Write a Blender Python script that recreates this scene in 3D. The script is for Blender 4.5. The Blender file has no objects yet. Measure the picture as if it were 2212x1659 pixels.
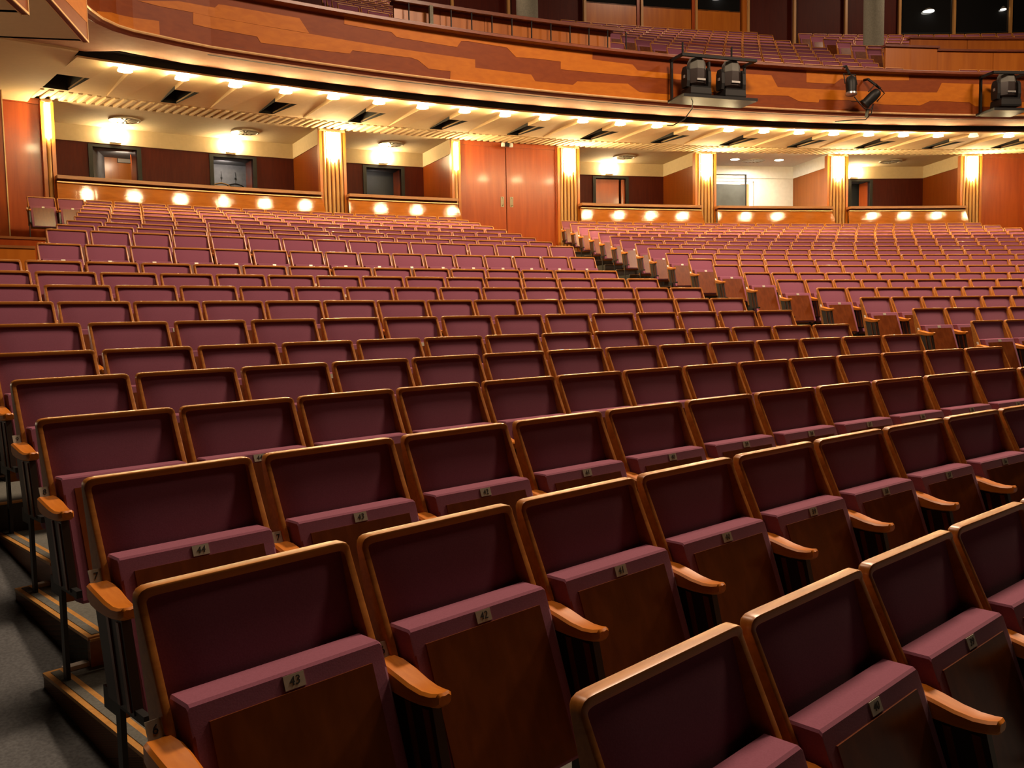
import bpy, math, random
import numpy as np
from mathutils import Matrix, Vector
random.seed(7)
SC = bpy.context.scene
COL = SC.collection
# ------------------------------------------------------------------ camera
Z0 = 1.6                                   # eye height above the floor datum
CX, CY = 15.658, -14.189                   # centre of all the concentric rows, rails and walls
PITCH, ROLL, FOC = 0.07819, -0.01796, 1901.8
cd = bpy.data.cameras.new('camera'); cam = bpy.data.objects.new('camera', cd); COL.objects.link(cam)
cp, sp = math.cos(PITCH), math.sin(PITCH); cr, sr = math.cos(ROLL), math.sin(ROLL)
r0 = Vector((1, 0, 0)); u0 = Vector((0, sp, cp)); f0 = Vector((0, cp, -sp))
ri = r0*cr + u0*sr; up = -r0*sr + u0*cr
cam.matrix_world = Matrix(((ri.x, up.x, -f0.x, 0), (ri.y, up.y, -f0.y, 0), (ri.z, up.z, -f0.z, Z0), (0, 0, 0, 1)))
cd.sensor_width = 36; cd.lens = FOC/2212*36; cd.clip_end = 200
SC.camera = cam
# ------------------------------------------------------------------ world, house lights, added fill lights, exposure
SC.view_settings.view_transform = 'Standard'; SC.view_settings.look = 'None'
SC.view_settings.exposure = 0.0; SC.view_settings.gamma = 1.0; SC.view_settings.use_curve_mapping = False
SC.cycles.use_denoising = True
SC.cycles.use_light_tree = True
SC.cycles.max_bounces = 6; SC.cycles.diffuse_bounces = 3; SC.cycles.glossy_bounces = 3
SC.cycles.sample_clamp_indirect = 4
w = bpy.data.worlds.new('world'); SC.world = w; w.use_nodes = True
w.node_tree.nodes['Background'].inputs[0].default_value = (1.0, .62, .35, 1)
w.node_tree.nodes['Background'].inputs[1].default_value = 0.0015
def area(name, loc, target, size, power, color, shape='DISK'):
    l = bpy.data.lights.new(name, 'AREA'); l.shape = shape; l.size = size; l.energy = power; l.color = color
    o = bpy.data.objects.new(name, l); COL.objects.link(o); o.location = loc
    o.rotation_euler = (Vector(target) - Vector(loc)).to_track_quat('-Z', 'Y').to_euler()
    return o
HOUSE = (1.0, .71, .49)
for t_, R_, e_ in ((-.72, 26.2, 420), (-.42, 27.4, 2150), (-.06, 28.2, 1150)):  # the weak first one is a fill added to lift the left aisle
    x_, y_ = CX + R_*math.sin(t_), CY + R_*math.cos(t_)
    area('house_and_fill_light', (x_, y_, 11.5), (x_, y_ + .01, 0), 2.6, e_, HOUSE)
for t_ in (-.42, -.22, -.04):
    x_, y_ = CX + 41*math.sin(t_), CY + 41*math.cos(t_)
    area('balcony_light', (x_, y_, 14.2), (x_, y_ + .01, 0), 1.0, 260, HOUSE)

area('gallery_fill_light', (-10.0, 7.6, 2.4), (-5.5, 9.8, 6), 1.4, 70, (1.0, .74, .48))  # unseen fill added to brighten the undersides of the side galleries

# ------------------------------------------------------------------ materials
def mat(name):
    m = bpy.data.materials.new(name); m.use_nodes = True
    nt = m.node_tree; return m, nt, nt.nodes['Principled BSDF']
def mix_noise(nt, colA, colB, scale, vec=(1, 1, 1), detail=4, lo=.35, hi=.65, distort=0.0):
    tc = nt.nodes.new('ShaderNodeTexCoord'); mp = nt.nodes.new('ShaderNodeMapping'); mp.inputs['Scale'].default_value = vec
    n = nt.nodes.new('ShaderNodeTexNoise'); n.inputs['Scale'].default_value = scale; n.inputs['Detail'].default_value = detail
    n.inputs['Distortion'].default_value = distort
    r = nt.nodes.new('ShaderNodeValToRGB'); r.color_ramp.elements[0].position = lo; r.color_ramp.elements[1].position = hi
    r.color_ramp.elements[0].color = (*colA, 1); r.color_ramp.elements[1].color = (*colB, 1)
    L = nt.links; L.new(tc.outputs['Object'], mp.inputs['Vector']); L.new(mp.outputs[0], n.inputs['Vector']); L.new(n.outputs['Fac'], r.inputs[0])
    return r.outputs[0], n.outputs['Fac']
def wood(name, a, b, scale=6, vec=(1, 12, 12), rough=.35, coat=.0, bump=0.0, spec=.5, brushed=0.0, coat_rough=.10):
    m, nt, p = mat(name); c, f = mix_noise(nt, a, b, scale, vec, 6, .3, .7, .6)
    nt.links.new(c, p.inputs['Base Color']); p.inputs['Roughness'].default_value = rough
    p.inputs['Specular IOR Level'].default_value = spec
    p.inputs['Coat Weight'].default_value = coat; p.inputs['Coat Roughness'].default_value = coat_rough
    if brushed:                                            # fine horizontal grain that draws reflections out vertically
        _, f2 = mix_noise(nt, a, b, 40, (.02, .02, 5), 2)
        bm = nt.nodes.new('ShaderNodeBump'); bm.inputs['Strength'].default_value = brushed; bm.inputs['Distance'].default_value = .0003
        nt.links.new(f2, bm.inputs['Height']); nt.links.new(bm.outputs[0], p.inputs['Coat Normal'])
    if bump:
        bm = nt.nodes.new('ShaderNodeBump'); bm.inputs['Strength'].default_value = bump; bm.inputs['Distance'].default_value = .004
        nt.links.new(f, bm.inputs['Height']); nt.links.new(bm.outputs[0], p.inputs['Normal'])
    return m
def plain(name, a, b=None, scale=30, rough=.7, metal=0.0, bump=.0, spec=.5, sheen=0.0):
    m, nt, p = mat(name); b = b or tuple(x*.94 for x in a)
    c, f = mix_noise(nt, a, b, scale); nt.links.new(c, p.inputs['Base Color'])
    p.inputs['Roughness'].default_value = rough; p.inputs['Metallic'].default_value = metal
    p.inputs['Specular IOR Level'].default_value = spec; p.inputs['Sheen Weight'].default_value = sheen
    if bump:
        bm = nt.nodes.new('ShaderNodeBump'); bm.inputs['Strength'].default_value = bump; bm.inputs['Distance'].default_value = .003
        nt.links.new(f, bm.inputs['Height']); nt.links.new(bm.outputs[0], p.inputs['Normal'])
    return m
def glow(name, col, s):
    m, nt, p = mat(name); p.inputs['Base Color'].default_value = (*col, 1)
    p.inputs['Emission Color'].default_value = (*col, 1); p.inputs['Emission Strength'].default_value = s
    return m
M = {}
M['frame'] = wood('seat_frame_wood', (.36, .12, .020), (.52, .20, .036), 5, (1, 9, 9), .33)
M['arm'] = wood('armrest_wood', (.55, .16, .012), (.66, .22, .02), 9, (8, 1, 8), .35)
M['fabric'] = plain('plum_fabric', (.26, .085, .135), (.235, .075, .118), 260, .9, bump=.06, spec=.12, sheen=.1)
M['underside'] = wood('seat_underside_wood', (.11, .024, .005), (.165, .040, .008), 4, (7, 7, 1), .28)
M['plate'] = plain('plate_metal', (.62, .57, .46), None, 60, .35, .35)
M['black'] = plain('black_steel', (.010, .010, .010), None, 20, .5, .0, spec=.3)
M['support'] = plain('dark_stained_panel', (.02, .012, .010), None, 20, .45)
M['ink'] = plain('black_ink', (.01, .01, .01), None, 20, .6)
M['redwood'] = wood('red_door_wood', (.30, .045, .005), (.40, .072, .008), 1.6, (6, 6, .5), .3, .12)
M['wood'] = wood('orange_panel_wood', (.40, .105, .008), (.52, .155, .014), 1.2, (5, 5, .5), .3, .12)
M['parapet'] = wood('parapet_wood', (.34, .095, .010), (.46, .14, .018), 1.4, (2, 2, 9), .4, .8, spec=.0, brushed=.5, coat_rough=.05)
M['nose'] = wood('nosing_wood', (.30, .12, .04), (.40, .17, .06), 3, (1, 1, 10), .35)
M['darkwood'] = wood('dark_panel_wood', (.055, .005, .002), (.075, .008, .002), 3, (7, 7, .6), .5, spec=.15)
M['flute'] = wood('pale_fluted_wood', (.42, .20, .05), (.52, .27, .08), 3, (5, 5, .5), .4)
M['gold'] = plain('gilded_strip', (.86, .58, .28), (.80, .50, .22), 14, .35, .25)
M['veneer'] = wood('light_veneer', (.42, .115, .004), (.50, .15, .006), 1.6, (3, 3, 8), .5, spec=.2)
M['veneerdark'] = wood('dark_veneer', (.185, .034, .003), (.225, .046, .004), 1.6, (3, 3, 8), .5, spec=.2)
M['redlip'] = wood('red_lip_wood', (.17, .030, .008), (.22, .045, .010), 2, (3, 3, 8), .45)
M['soffit'] = plain('painted_soffit', (.55, .32, .21), (.51, .29, .19), 8, .9, spec=.1)
M['plaster'] = plain('cream_plaster', (.72, .54, .31), (.70, .52, .30), 10, .85, bump=.05, spec=.2)
M['slab'] = plain('ceiling_panel_plaster', (.70, .50, .27), (.67, .475, .25), 10, .85, bump=.05, spec=.2)
M['boxcream'] = plain('cream_wall_paint', (.58, .44, .26), None, 10, .9)
M['white'] = plain('white_paint', (.85, .83, .78), None, 10, .8)
M['grey'] = plain('grey_wall_paint', (.22, .22, .24), (.18, .18, .20), 8, .8)
M['carpet'] = plain('grey_carpet', (.14, .145, .13), (.11, .112, .10), 90, .97, bump=.4, spec=.05)
M['aisle'] = plain('aisle_carpet', (.120, .128, .135), (.085, .09, .095), 90, .97, bump=.4, spec=.05)
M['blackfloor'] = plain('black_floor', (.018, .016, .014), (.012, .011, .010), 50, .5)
M['riser'] = wood('riser_wood', (.26, .085, .018), (.34, .12, .025), 3, (2, 2, 9), .4)
M['strip'] = wood('edge_strip_wood', (.42, .20, .045), (.55, .28, .07), 8, (5, 5, 5), .45)
M['nosing'] = plain('aluminium_nosing', (.62, .58, .52), None, 30, .45, .3)
M['void'] = plain('black_void', (.006, .005, .005), None, 10, .9)  # near-black stands in for the unlit depth of slots and recesses
M['vent'] = plain('bronze_grille', (.35, .28, .20), None, 30, .45, .4)
M['concrete'] = plain('grey_green_column_paint', (.26, .25, .19), (.21, .20, .15), 25, .85)
M['rail'] = wood('red_rail_wood', (.16, .040, .018), (.24, .065, .028), 3, (2, 2, 9), .3, .3)
M['glass'] = plain('dark_window_glass', (.01, .01, .01), None, 10, .06)
M['tin'] = plain('pale_metal', (.5, .5, .48), None, 30, .3, .7)
WARM = (1.0, .80, .52)
M['lamp'] = glow('downlight_glass', (1.0, .78, .40), 300)
M['lampoff'] = glow('dim_downlight_glass', (1.0, .66, .28), 2.2)
M['sconce'] = glow('sconce_glass', (1.0, .74, .36), 200)
M['boxlamp'] = glow('box_lamp_glass', (1.0, .78, .42), 130)
M['spotlamp'] = glow('ceiling_lamp_glass', (1.0, .90, .72), 40)
M['workbulb'] = glow('work_lamp_glass', (1.0, .95, .85), 6)

# ------------------------------------------------------------------ mesh helpers
def P(R, t, z): return (CX + R*math.sin(t), CY + R*math.cos(t), z)
class MB:
    def __init__(s): s.v = []; s.f = []; s.m = []
    def add(s, vs, fs, mi=0):
        o = len(s.v); s.v += [tuple(v) for v in vs]; s.f += [tuple(i + o for i in f) for f in fs]; s.m += [mi]*len(fs)
    def box(s, x0, x1, y0, y1, z0, z1, mi=0):
        s.add([(x0,y0,z0),(x1,y0,z0),(x1,y1,z0),(x0,y1,z0),(x0,y0,z1),(x1,y0,z1),(x1,y1,z1),(x0,y1,z1)],
              [(0,3,2,1),(4,5,6,7),(0,1,5,4),(1,2,6,5),(2,3,7,6),(3,0,4,7)], mi)
    def ring(s, prof, t0, t1, n, mi=0, cap=True):
        """closed profile of (R, z) swept in angle"""
        k = len(prof); vs = []; fs = []
        for i in range(n + 1):
            t = t0 + (t1 - t0)*i/n
            vs += [P(R, t, z) for R, z in prof]
        for i in range(n):
            for j in range(k):
                a = i*k + j; b = i*k + (j+1) % k; fs.append((a, b, b + k, a + k))
        if cap: fs += [tuple(range(k))[::-1], tuple(n*k + j for j in range(k))]
        s.add(vs, fs, mi)
    def arcbox(s, R0, R1, t0, t1, z0, z1, n=1, mi=0): s.ring([(R0, z0), (R1, z0), (R1, z1), (R0, z1)], t0, t1, n, mi)
    def loft(s, secs, closed=True, mi=0, cap=True):
        k = len(secs[0]); vs = [v for sec in secs for v in sec]; fs = []
        for i in range(len(secs) - 1):
            for j in range(k if closed else k - 1):
                a = i*k + j; b = i*k + (j+1) % k; fs.append((a, b, b + k, a + k))
        if cap and closed: fs += [tuple(range(k))[::-1], tuple((len(secs)-1)*k + j for j in range(k))]
        s.add(vs, fs, mi)
    def tube(s, pts, r, n=6, mi=0):
        pts = [Vector(p) for p in pts]; secs = []
        for i, p in enumerate(pts):
            d = (pts[min(i+1, len(pts)-1)] - pts[max(i-1, 0)]).normalized()
            a = d.cross(Vector((0, 0, 1))); a = a if a.length > .1 else d.cross(Vector((1, 0, 0))); a.normalize(); b = d.cross(a)
            secs.append([p + (a*math.cos(2*math.pi*k/n) + b*math.sin(2*math.pi*k/n))*r for k in range(n)])
        s.loft(secs, True, mi)
    def lathe(s, prof, c, n=14, mi=0):
        secs = [[(c[0] + r*math.cos(2*math.pi*k/n), c[1] + r*math.sin(2*math.pi*k/n), c[2] + z) for k in range(n)] for r, z in prof]
        s.loft(secs, True, mi)
    def mesh(s, name, mats, smooth=None):
        me = bpy.data.meshes.new(name); me.from_pydata(s.v, [], s.f)
        for m in (mats if isinstance(mats, (list, tuple)) else [mats]): me.materials.append(m)
        if any(s.m): me.polygons.foreach_set('material_index', s.m)
        import bmesh
        b = bmesh.new(); b.from_mesh(me); bmesh.ops.recalc_face_normals(b, faces=b.faces); b.to_mesh(me); b.free()
        if smooth is not None:
            me.polygons.foreach_set('use_smooth', [True]*len(me.polygons))
            me.set_sharp_from_angle(angle=math.radians(smooth))
        me.update(); return me
    def build(s, name, mats, parent=None, smooth=None):
        o = bpy.data.objects.new(name, s.mesh(name, mats, smooth)); COL.objects.link(o)
        if parent: o.parent = parent
        return o
def inst(name, me, parent=None, loc=None, rz=None):
    o = bpy.data.objects.new(name, me); COL.objects.link(o)
    if parent: o.parent = parent
    if loc: o.location = loc
    if rz is not None: o.rotation_euler = (0, 0, rz)
    return o
def tag(o, label, cat, group=None, kind=None):
    o['label'] = label; o['category'] = cat
    if group: o['group'] = group
    if kind: o['kind'] = kind
    return o
def empty(name, loc=(0, 0, 0), rz=0):
    o = bpy.data.objects.new(name, None); COL.objects.link(o); o.location = loc; o.rotation_euler = (0, 0, rz); o.empty_display_size = .1
    return o
def struct(o): o['kind'] = 'structure'; return o
def polar_child(o, parent): o.parent = parent; return o
ORD = 'zeroth first second third fourth fifth sixth seventh eighth ninth tenth eleventh twelfth thirteenth fourteenth fifteenth sixteenth seventeenth eighteenth nineteenth twentieth twenty-first twenty-second twenty-third twenty-fourth twenty-fifth twenty-sixth twenty-seventh'.split()
def project(p):
    x, y, z = p[0], p[1], p[2] - Z0
    d = y*cp - z*sp; u = FOC*x/d; v = -FOC*(z*cp + y*sp)/d
    return 1106 + u*cr - v*sr, 829.5 + u*sr + v*cr, d

# ------------------------------------------------------------------ seat rows
H = .89
# block, row letter, radius, height of the back's top, start angle, seat pitch, number of seats, extra seats on the left
ROWS = [('L','A',22.022,.974,-.7855,.5271,8,1),('L','B',22.821,1.082,-.8026,.5308,11,0),('L','C',23.599,1.179,-.7946,.5394,13,0),('L','D',24.483,1.264,-.7876,.5213,14,0),
('L','E',25.294,1.36,-.7818,.5299,14,0),('L','F',26.083,1.454,-.7563,.5357,13,1),('L','G',26.896,1.601,-.7492,.542,13,1),('L','H',27.771,1.753,-.7461,.521,14,1),
('L','I',28.598,1.903,-.7413,.5319,14,1),('L','J',29.431,2.052,-.7361,.5321,14,1),('L','K',30.26,2.199,-.7319,.5319,14,1),('L','N',32.749,2.569,-.7099,.5366,16,0),
('L','O',33.591,2.823,-.7008,.5356,16,0),('L','P',34.442,2.975,-.6912,.5297,16,0),('L','Q',35.29,3.126,-.6817,.5268,16,0),('L','R',36.13,3.285,-.6734,.5269,16,0),
('L','S',36.965,3.444,-.6672,.5275,16,0),('L','T',37.796,3.604,-.661,.5286,16,0),('L','U',38.624,3.764,-.6552,.5285,16,0),('L','V',39.452,3.914,-.6497,.5295,16,0),
('L','W',40.279,4.075,-.6447,.5287,16,2),
('R','F',26.083,1.448,-.4205,.53,5,0),('R','G',26.896,1.594,-.419,.5301,6,0),('R','H',27.771,1.747,-.4165,.527,8,0),('R','I',28.598,1.895,-.4145,.5288,10,0),
('R','J',29.431,2.042,-.4136,.5251,11,0),('R','K',30.26,2.187,-.4112,.5284,13,0),('R','L',31.092,2.355,-.4098,.5265,15,0),('R','M',31.917,2.508,-.407,.5343,16,0),
('R','N',32.749,2.664,-.404,.5253,18,0),('R','O',33.591,2.82,-.3995,.528,19,0),('R','P',34.442,2.973,-.3927,.5285,21,0),('R','Q',35.29,3.124,-.3887,.53,22,0),
('R','R',36.13,3.277,-.3826,.53,23,0),('R','S',36.965,3.43,-.3784,.53,23,0),('R','T',37.796,3.585,-.3741,.53,24,0),('R','U',38.624,3.741,-.3708,.5314,24,0),
('R','V',39.452,3.9,-.3662,.531,24,0),('R','W',40.279,4.061,-.3633,.5337,24,0)]
EXTRA_STEP = {}
def zfloor(R):
    pts = [(r[2], r[3] - H) for r in ROWS if r[0] == 'R' or r[1] in 'ABCDE']
    pts.sort(); xs = [p[0] for p in pts]; ys = [p[1] for p in pts]
    return float(np.interp(R, xs, ys))

# ------------------------------------------------------------------ floor: sloping base, aisles, row platforms
floor = struct(MB().build('floor', M['aisle']) if False else empty('floor')); floor['kind'] = 'structure'
b = MB()
Rs = [14, 18, 21.5, 22.3, 23.1, 24, 25, 26, 27, 28, 29, 30, 31.5, 33, 35, 37, 39, 41.4]
def zbase(R): return zfloor(R + .5) - .09 if R > 21.5 else zfloor(22) - .09 - (21.5 - R)*.10
prof = [(R, zbase(R)) for R in Rs] + [(41.4, -1.2), (14, -1.2)]
b.ring(prof, -.98, .12, 44)
b.build('aisle_floor', M['aisle'], floor)
for blk, k, R, zt, t0, pt, n, ex in ROWS:
    zf = zt - H
    tl = t0 - ex*pt/R; tr = t0 + n*pt/R
    if blk == 'L':
        tl -= (.042/R if k in 'ABCDEF' else (.9/R if k in 'GHIJK' else .19/R))
        tr += .05/R
    else: tl -= .04/R; tr += .4/R
    if (blk, k) == ('L', 'N'): tl = -.80
    if (blk, k) == ('L', 'O'): tl = -.78
    depth = .93 if not (blk == 'L' and k in 'KN') else .93
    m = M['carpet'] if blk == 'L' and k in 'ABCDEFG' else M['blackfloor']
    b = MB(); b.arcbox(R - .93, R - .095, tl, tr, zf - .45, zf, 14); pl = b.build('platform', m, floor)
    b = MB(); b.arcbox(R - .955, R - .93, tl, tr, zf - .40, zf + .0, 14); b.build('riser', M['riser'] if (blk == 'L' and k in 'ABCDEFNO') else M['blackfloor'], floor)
    b = MB(); b.arcbox(R - .962, R - .925, tl, tr, zf - .002, zf + .006, 14); b.build('step_edge', M['strip'] if blk == 'L' else M['nosing'], floor)
    if blk == 'L' and k in 'ABCDEFG':
        b = MB(); b.arcbox(R - .13, R - .095, tl + .06/R, tr, zf + .001, zf + .016, 14); b.build('riser_base', M['nosing'], floor)
        b = MB(); b.arcbox(R - .95, R - .10, tl, tl + .015/R, zf - .42, zf - .001, 2); b.build('side_board', M['riser'], floor)
        e = MB(); e.arcbox(R - .95, R - .10, tl - .004/R, tl + .066/R, zf, zf + .012, 2); e.build('edge_strip', M['strip'], floor)
        e = MB(); e.arcbox(R - .93, R - .12, tl + .016/R, tl + .046/R, zf + .012, zf + .014, 2); e.build('grip_tape', M['carpet'], floor)
    if blk == 'L':
        e = MB(); e.arcbox(R - .95, R - .10, tr, tr + .03/R, zf - .30, zf + .002, 2); e.build('end_board', M['riser'], floor)

# ------------------------------------------------------------------ one seat and its parts (x along the row, -y forward, z up)
HW = .25
def Ff(d): return max(.013, .47*d) if d < .3 else .141 + .30*(d - .3)
def Bf(d): return -.022 + .235*d
def sp_(f, d, x): return (x, -f, H - d)
def seat_meshes():
    out = {}
    half = [(-HW, .50, -HW + .018, .50), (-HW, .36, -HW + .018, .36), (-HW, .24, -HW + .018, .24), (-HW, .12, -HW + .018, .12), (-HW, .026, -HW + .018, .034),
            (-HW + .003, .013, -HW + .019, .028), (-HW + .010, .005, -HW + .023, .023), (-HW + .021, .001, -HW + .030, .021), (-HW + .04, 0, -HW + .04, .020)]
    path = half + [(-a, c, -e, g) for a, c, e, g in reversed(half)]
    secs = []
    for xo, do, xi, di in path:
        lx, ld = xi - xo, di - do
        secs.append([sp_(Bf(do) + .006, do, xo), sp_(Ff(do) - .007, do, xo), sp_(Ff(do) - .002, do + ld*.06, xo + lx*.06), sp_(Ff(do + ld*.25), do + ld*.25, xo + lx*.25),
                     sp_(Ff(di) - .002, di, xi), sp_(Bf(di), di, xi), sp_(Bf(do) - .0, do + ld*.3, xo + lx*.3)])
    b = MB(); b.loft(secs)
    for x0, x1 in ((-.232, .232),):
        ds = [.012, .3, .64]
        b.loft([[sp_(Bf(d) - .004, d, x0), sp_(Bf(d) + .004, d, x0), sp_(Bf(d) + .004, d, x1), sp_(Bf(d) - .004, d, x1)] for d in ds])
    out['back_frame'] = b.mesh('back_frame', M['frame'], 40)
    b = MB(); nx, nd = 8, 7; g = []
    for j in range(nd + 1):
        for i in range(nx + 1):
            u = -1 + 2*i/nx; v = j/nd; d = .017 + .50*v
            bul = .009*(1 - u**4)*(1 - (2*v - 1)**4) - (.004 if i in (0, nx) else 0)
            g.append(sp_(-.008 + .262*d + bul, d, u*.2335))
    fs = [(j*(nx+1)+i, j*(nx+1)+i+1, (j+1)*(nx+1)+i+1, (j+1)*(nx+1)+i) for j in range(nd) for i in range(nx)]
    b.add(g, fs); out['back_cushion'] = b.mesh('back_cushion', M['fabric'], 60)
    # flip the single sheet so it faces forward
    poly = [(.080, .235), (.070, .206), (.076, .200), (.146, .199), (.153, .204), (.1645, .236), (.171, .252), (.292, .600), (.285, .612), (.225, .618), (.212, .605)]
    b = MB(); secs = []
    for x, sc in ((-.224, .93), (-.219, 1), (-.1, 1), (0, 1), (.1, 1), (.219, 1), (.224, .93)):
        cf = .18; cdn = .41
        secs.append([sp_(cf + (f - cf)*sc, cdn + (d - cdn)*(1 if sc == 1 else .975), x) for f, d in poly])
    b.loft(secs); out['seat_cushion'] = b.mesh('seat_cushion', M['fabric'], 22)
    b = MB(); q = [(.1640, .2365), (.1690, .2355), (.2965, .594), (.289, .598)]
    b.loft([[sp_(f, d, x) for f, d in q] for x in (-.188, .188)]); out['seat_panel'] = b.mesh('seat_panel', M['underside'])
    b = MB(); q = [(.1530, .2055), (.1555, .2045), (.1655, .2320), (.1630, .2330)]
    b.loft([[sp_(f, d, x) for f, d in q] for x in (-.024, .024)]); out['number_plate'] = b.mesh('number_plate', M['plate'])
    for sx in (-1,):
        b = MB(); st = [(.100, .263, .288, .018), (.115, .258, .298, .028), (.150, .260, .310, .032), (.190, .268, .316, .032), (.235, .279, .319, .030), (.275, .284, .318, .028), (.305, .282, .314, .025), (.322, .278, .310, .021), (.328, .283, .304, .017)]
        b.loft([[sp_(f, dt + .006, -.265 - w), sp_(f, dt, -.265 - w + .007), sp_(f, dt + .002, -.265), sp_(f, dt, -.265 + w - .007), sp_(f, dt + .006, -.265 + w), sp_(f, db - .006, -.265 + w), sp_(f, db, -.265 + w*.6), sp_(f, db, -.265 - w*.6), sp_(f, db - .006, -.265 - w)] for f, dt, db, w in st])
        out['armrest'] = b.mesh('armrest', M['arm'], 40)
    b = MB(); q = [(.120, .300), (.295, .300), (.350, .545), (.185, .545)]
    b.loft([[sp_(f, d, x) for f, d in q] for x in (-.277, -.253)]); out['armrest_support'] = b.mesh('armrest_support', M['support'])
    b = MB()
    for f0_, f1_ in ((.205, .222), (.268, .286)):
        q = [(f0_, .325), (f1_, .325), (f1_ + .052, .540), (f0_ + .052, .540)]
        b.loft([[sp_(f, d, x) for f, d in q] for x in (-.281, -.249)])
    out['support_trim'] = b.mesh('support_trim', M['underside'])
    b = MB(); b.box(-.272, -.258, -.245, -.215, 0, H - .545); b.box(-.274, -.256, -.40, -.215, H - .556, H - .532); b.box(-.285, -.245, -.27, -.12, 0, .006)
    b.box(-.270, -.262, -.230, -.13, .30, .36)
    out['leg'] = b.mesh('leg', M['black'])
    b = MB(); q = [(.094, .229), (.097, .2285), (.113, .262), (.110, .263)]
    b.loft([[sp_(f, d, x) for f, d in q] for x in (-.281, -.251)]); out['row_tag'] = b.mesh('row_tag', M['plate'])
    return out
SM = seat_meshes()
_num = {}
def numeral(txt, size):
    key = (txt, size)
    if key not in _num:
        cu = bpy.data.curves.new('numeral', 'FONT'); cu.body = txt; cu.size = size; cu.align_x = 'CENTER'; cu.align_y = 'CENTER'; cu.extrude = .0003; cu.resolution_u = 2; cu.shear = .15
        o = bpy.data.objects.new('tmp', cu); COL.objects.link(o)
        dg = bpy.context.evaluated_depsgraph_get(); me = bpy.data.meshes.new_from_object(o.evaluated_get(dg))
        bpy.data.objects.remove(o); bpy.data.curves.remove(cu)
        me.materials.clear(); me.materials.append(M['ink']); _num[key] = me
    return _num[key]
def plate_frame(qa, qb, x, lift):
    """matrix placing flat text on the face from qa (top) to qb (bottom), both (f, d)"""
    a = Vector(sp_(*qa, x)); bq = Vector(sp_(*qb, x)); y = (a - bq).normalized(); xx = Vector((1, 0, 0)); zz = xx.cross(y)
    c = (a + bq)/2 + zz*lift
    return Matrix(((xx.x, y.x, zz.x, c.x), (xx.y, y.y, zz.y, c.y), (xx.z, y.z, zz.z, c.z), (0, 0, 0, 1)))
seats = []
for blk, k, R, zt, t0, pt, n, ex in ROWS:
    for i in range(-ex, n):
        t = t0 + (i + .5)*pt/R
        x, y, d = project(P(R - .1, t, zt - .3))
        if d < .5 or x < -230 or x > 2212 + 260 or y > 1659 + 420: continue
        seats.append(dict(blk=blk, row=k, i=i + ex, n=n + ex, R=R, t=t, zf=zt - H, d=d))
seats.sort(key=lambda s: s['d'])
ROWNO = {k: j + 1 for j, k in enumerate('ABCDEFGHIJKLMNOPQRSTUVW')}
LEFTNO = {k: j + 1 for j, k in enumerate('ABCDEFGHIJKNOPQRSTUVW')}
NUM = {'A': 42, 'B': 43, 'C': 44, 'D': 45}
TAGNO = {'A': '5', 'B': '6', 'C': '7', 'D': '8', 'E': '9', 'F': '10'}
LIMIT = 300
for s in seats[:LIMIT]:
    x, y, z = P(s['R'], s['t'], s['zf'])
    e = empty('folding_seat', (x, y, z), -s['t']); k = s['row']; i = s['i']; n = s['n']
    if s['blk'] == 'L':
        rows = ORD[LEFTNO[k]]; side = 'left block'; grp = 'folding seats in the left block'
    else:
        rows = ORD[ROWNO[k]] ; side = 'right block'; grp = 'folding seats in the right block'
        rows = ORD[ROWNO[k] - 5]
    last = (s['blk'] == 'L' and i == n - 1 and k not in 'ABC')
    if s['blk'] == 'L' and k in 'ABC' and k in NUM: lab = 'plum folding seat, %s from the left in the %s row, its plate reading %d' % (ORD[i + 1], rows, NUM[k] - i)
    elif i == 0 and (s['blk'] == 'R' or k in 'DEFNOPQRSTUVW'): lab = 'plum folding seat at the aisle, left end of %s row, %s' % (rows, side)
    elif last: lab = 'plum folding seat at the aisle, right end of %s row, %s' % (rows, side)
    else: lab = 'wood-framed plum folding seat, %s from left end in %s row, %s' % (ORD[i + 1], rows, side)
    tag(e, lab, 'theatre seat', grp)
    for nm in ('back_frame', 'back_cushion', 'seat_cushion', 'seat_panel', 'armrest', 'leg'): inst(nm, SM[nm], e)
    npl = inst('number_plate', SM['number_plate'], e)
    sup = inst('armrest_support', SM['armrest_support'], e); inst('support_trim', SM['support_trim'], sup)
    if k in NUM and s['blk'] == 'L':
        o = inst('numeral', numeral(str(NUM[k] - i), .026), npl); o.matrix_local = plate_frame((.1555, .2045), (.1655, .2320), 0, .0006)
    if i == 0 and not (s['blk'] == 'L' and k in 'GHIJK') or (i == 1 and s['blk'] == 'L' and k in 'BC'):
        rt = inst('row_tag', SM['row_tag'], e)
        if k in TAGNO and s['blk'] == 'L':
            o = inst('numeral', numeral(TAGNO[k], .026), rt); o.matrix_local = plate_frame((.097, .2285), (.113, .262), -.266, .0006)
    if last:
        for nm in ('armrest', 'armrest_support', 'leg'):
            o = inst(nm, SM[nm], e, (.53, 0, 0))
            if nm == 'armrest_support': inst('support_trim', SM['support_trim'], o)
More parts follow.
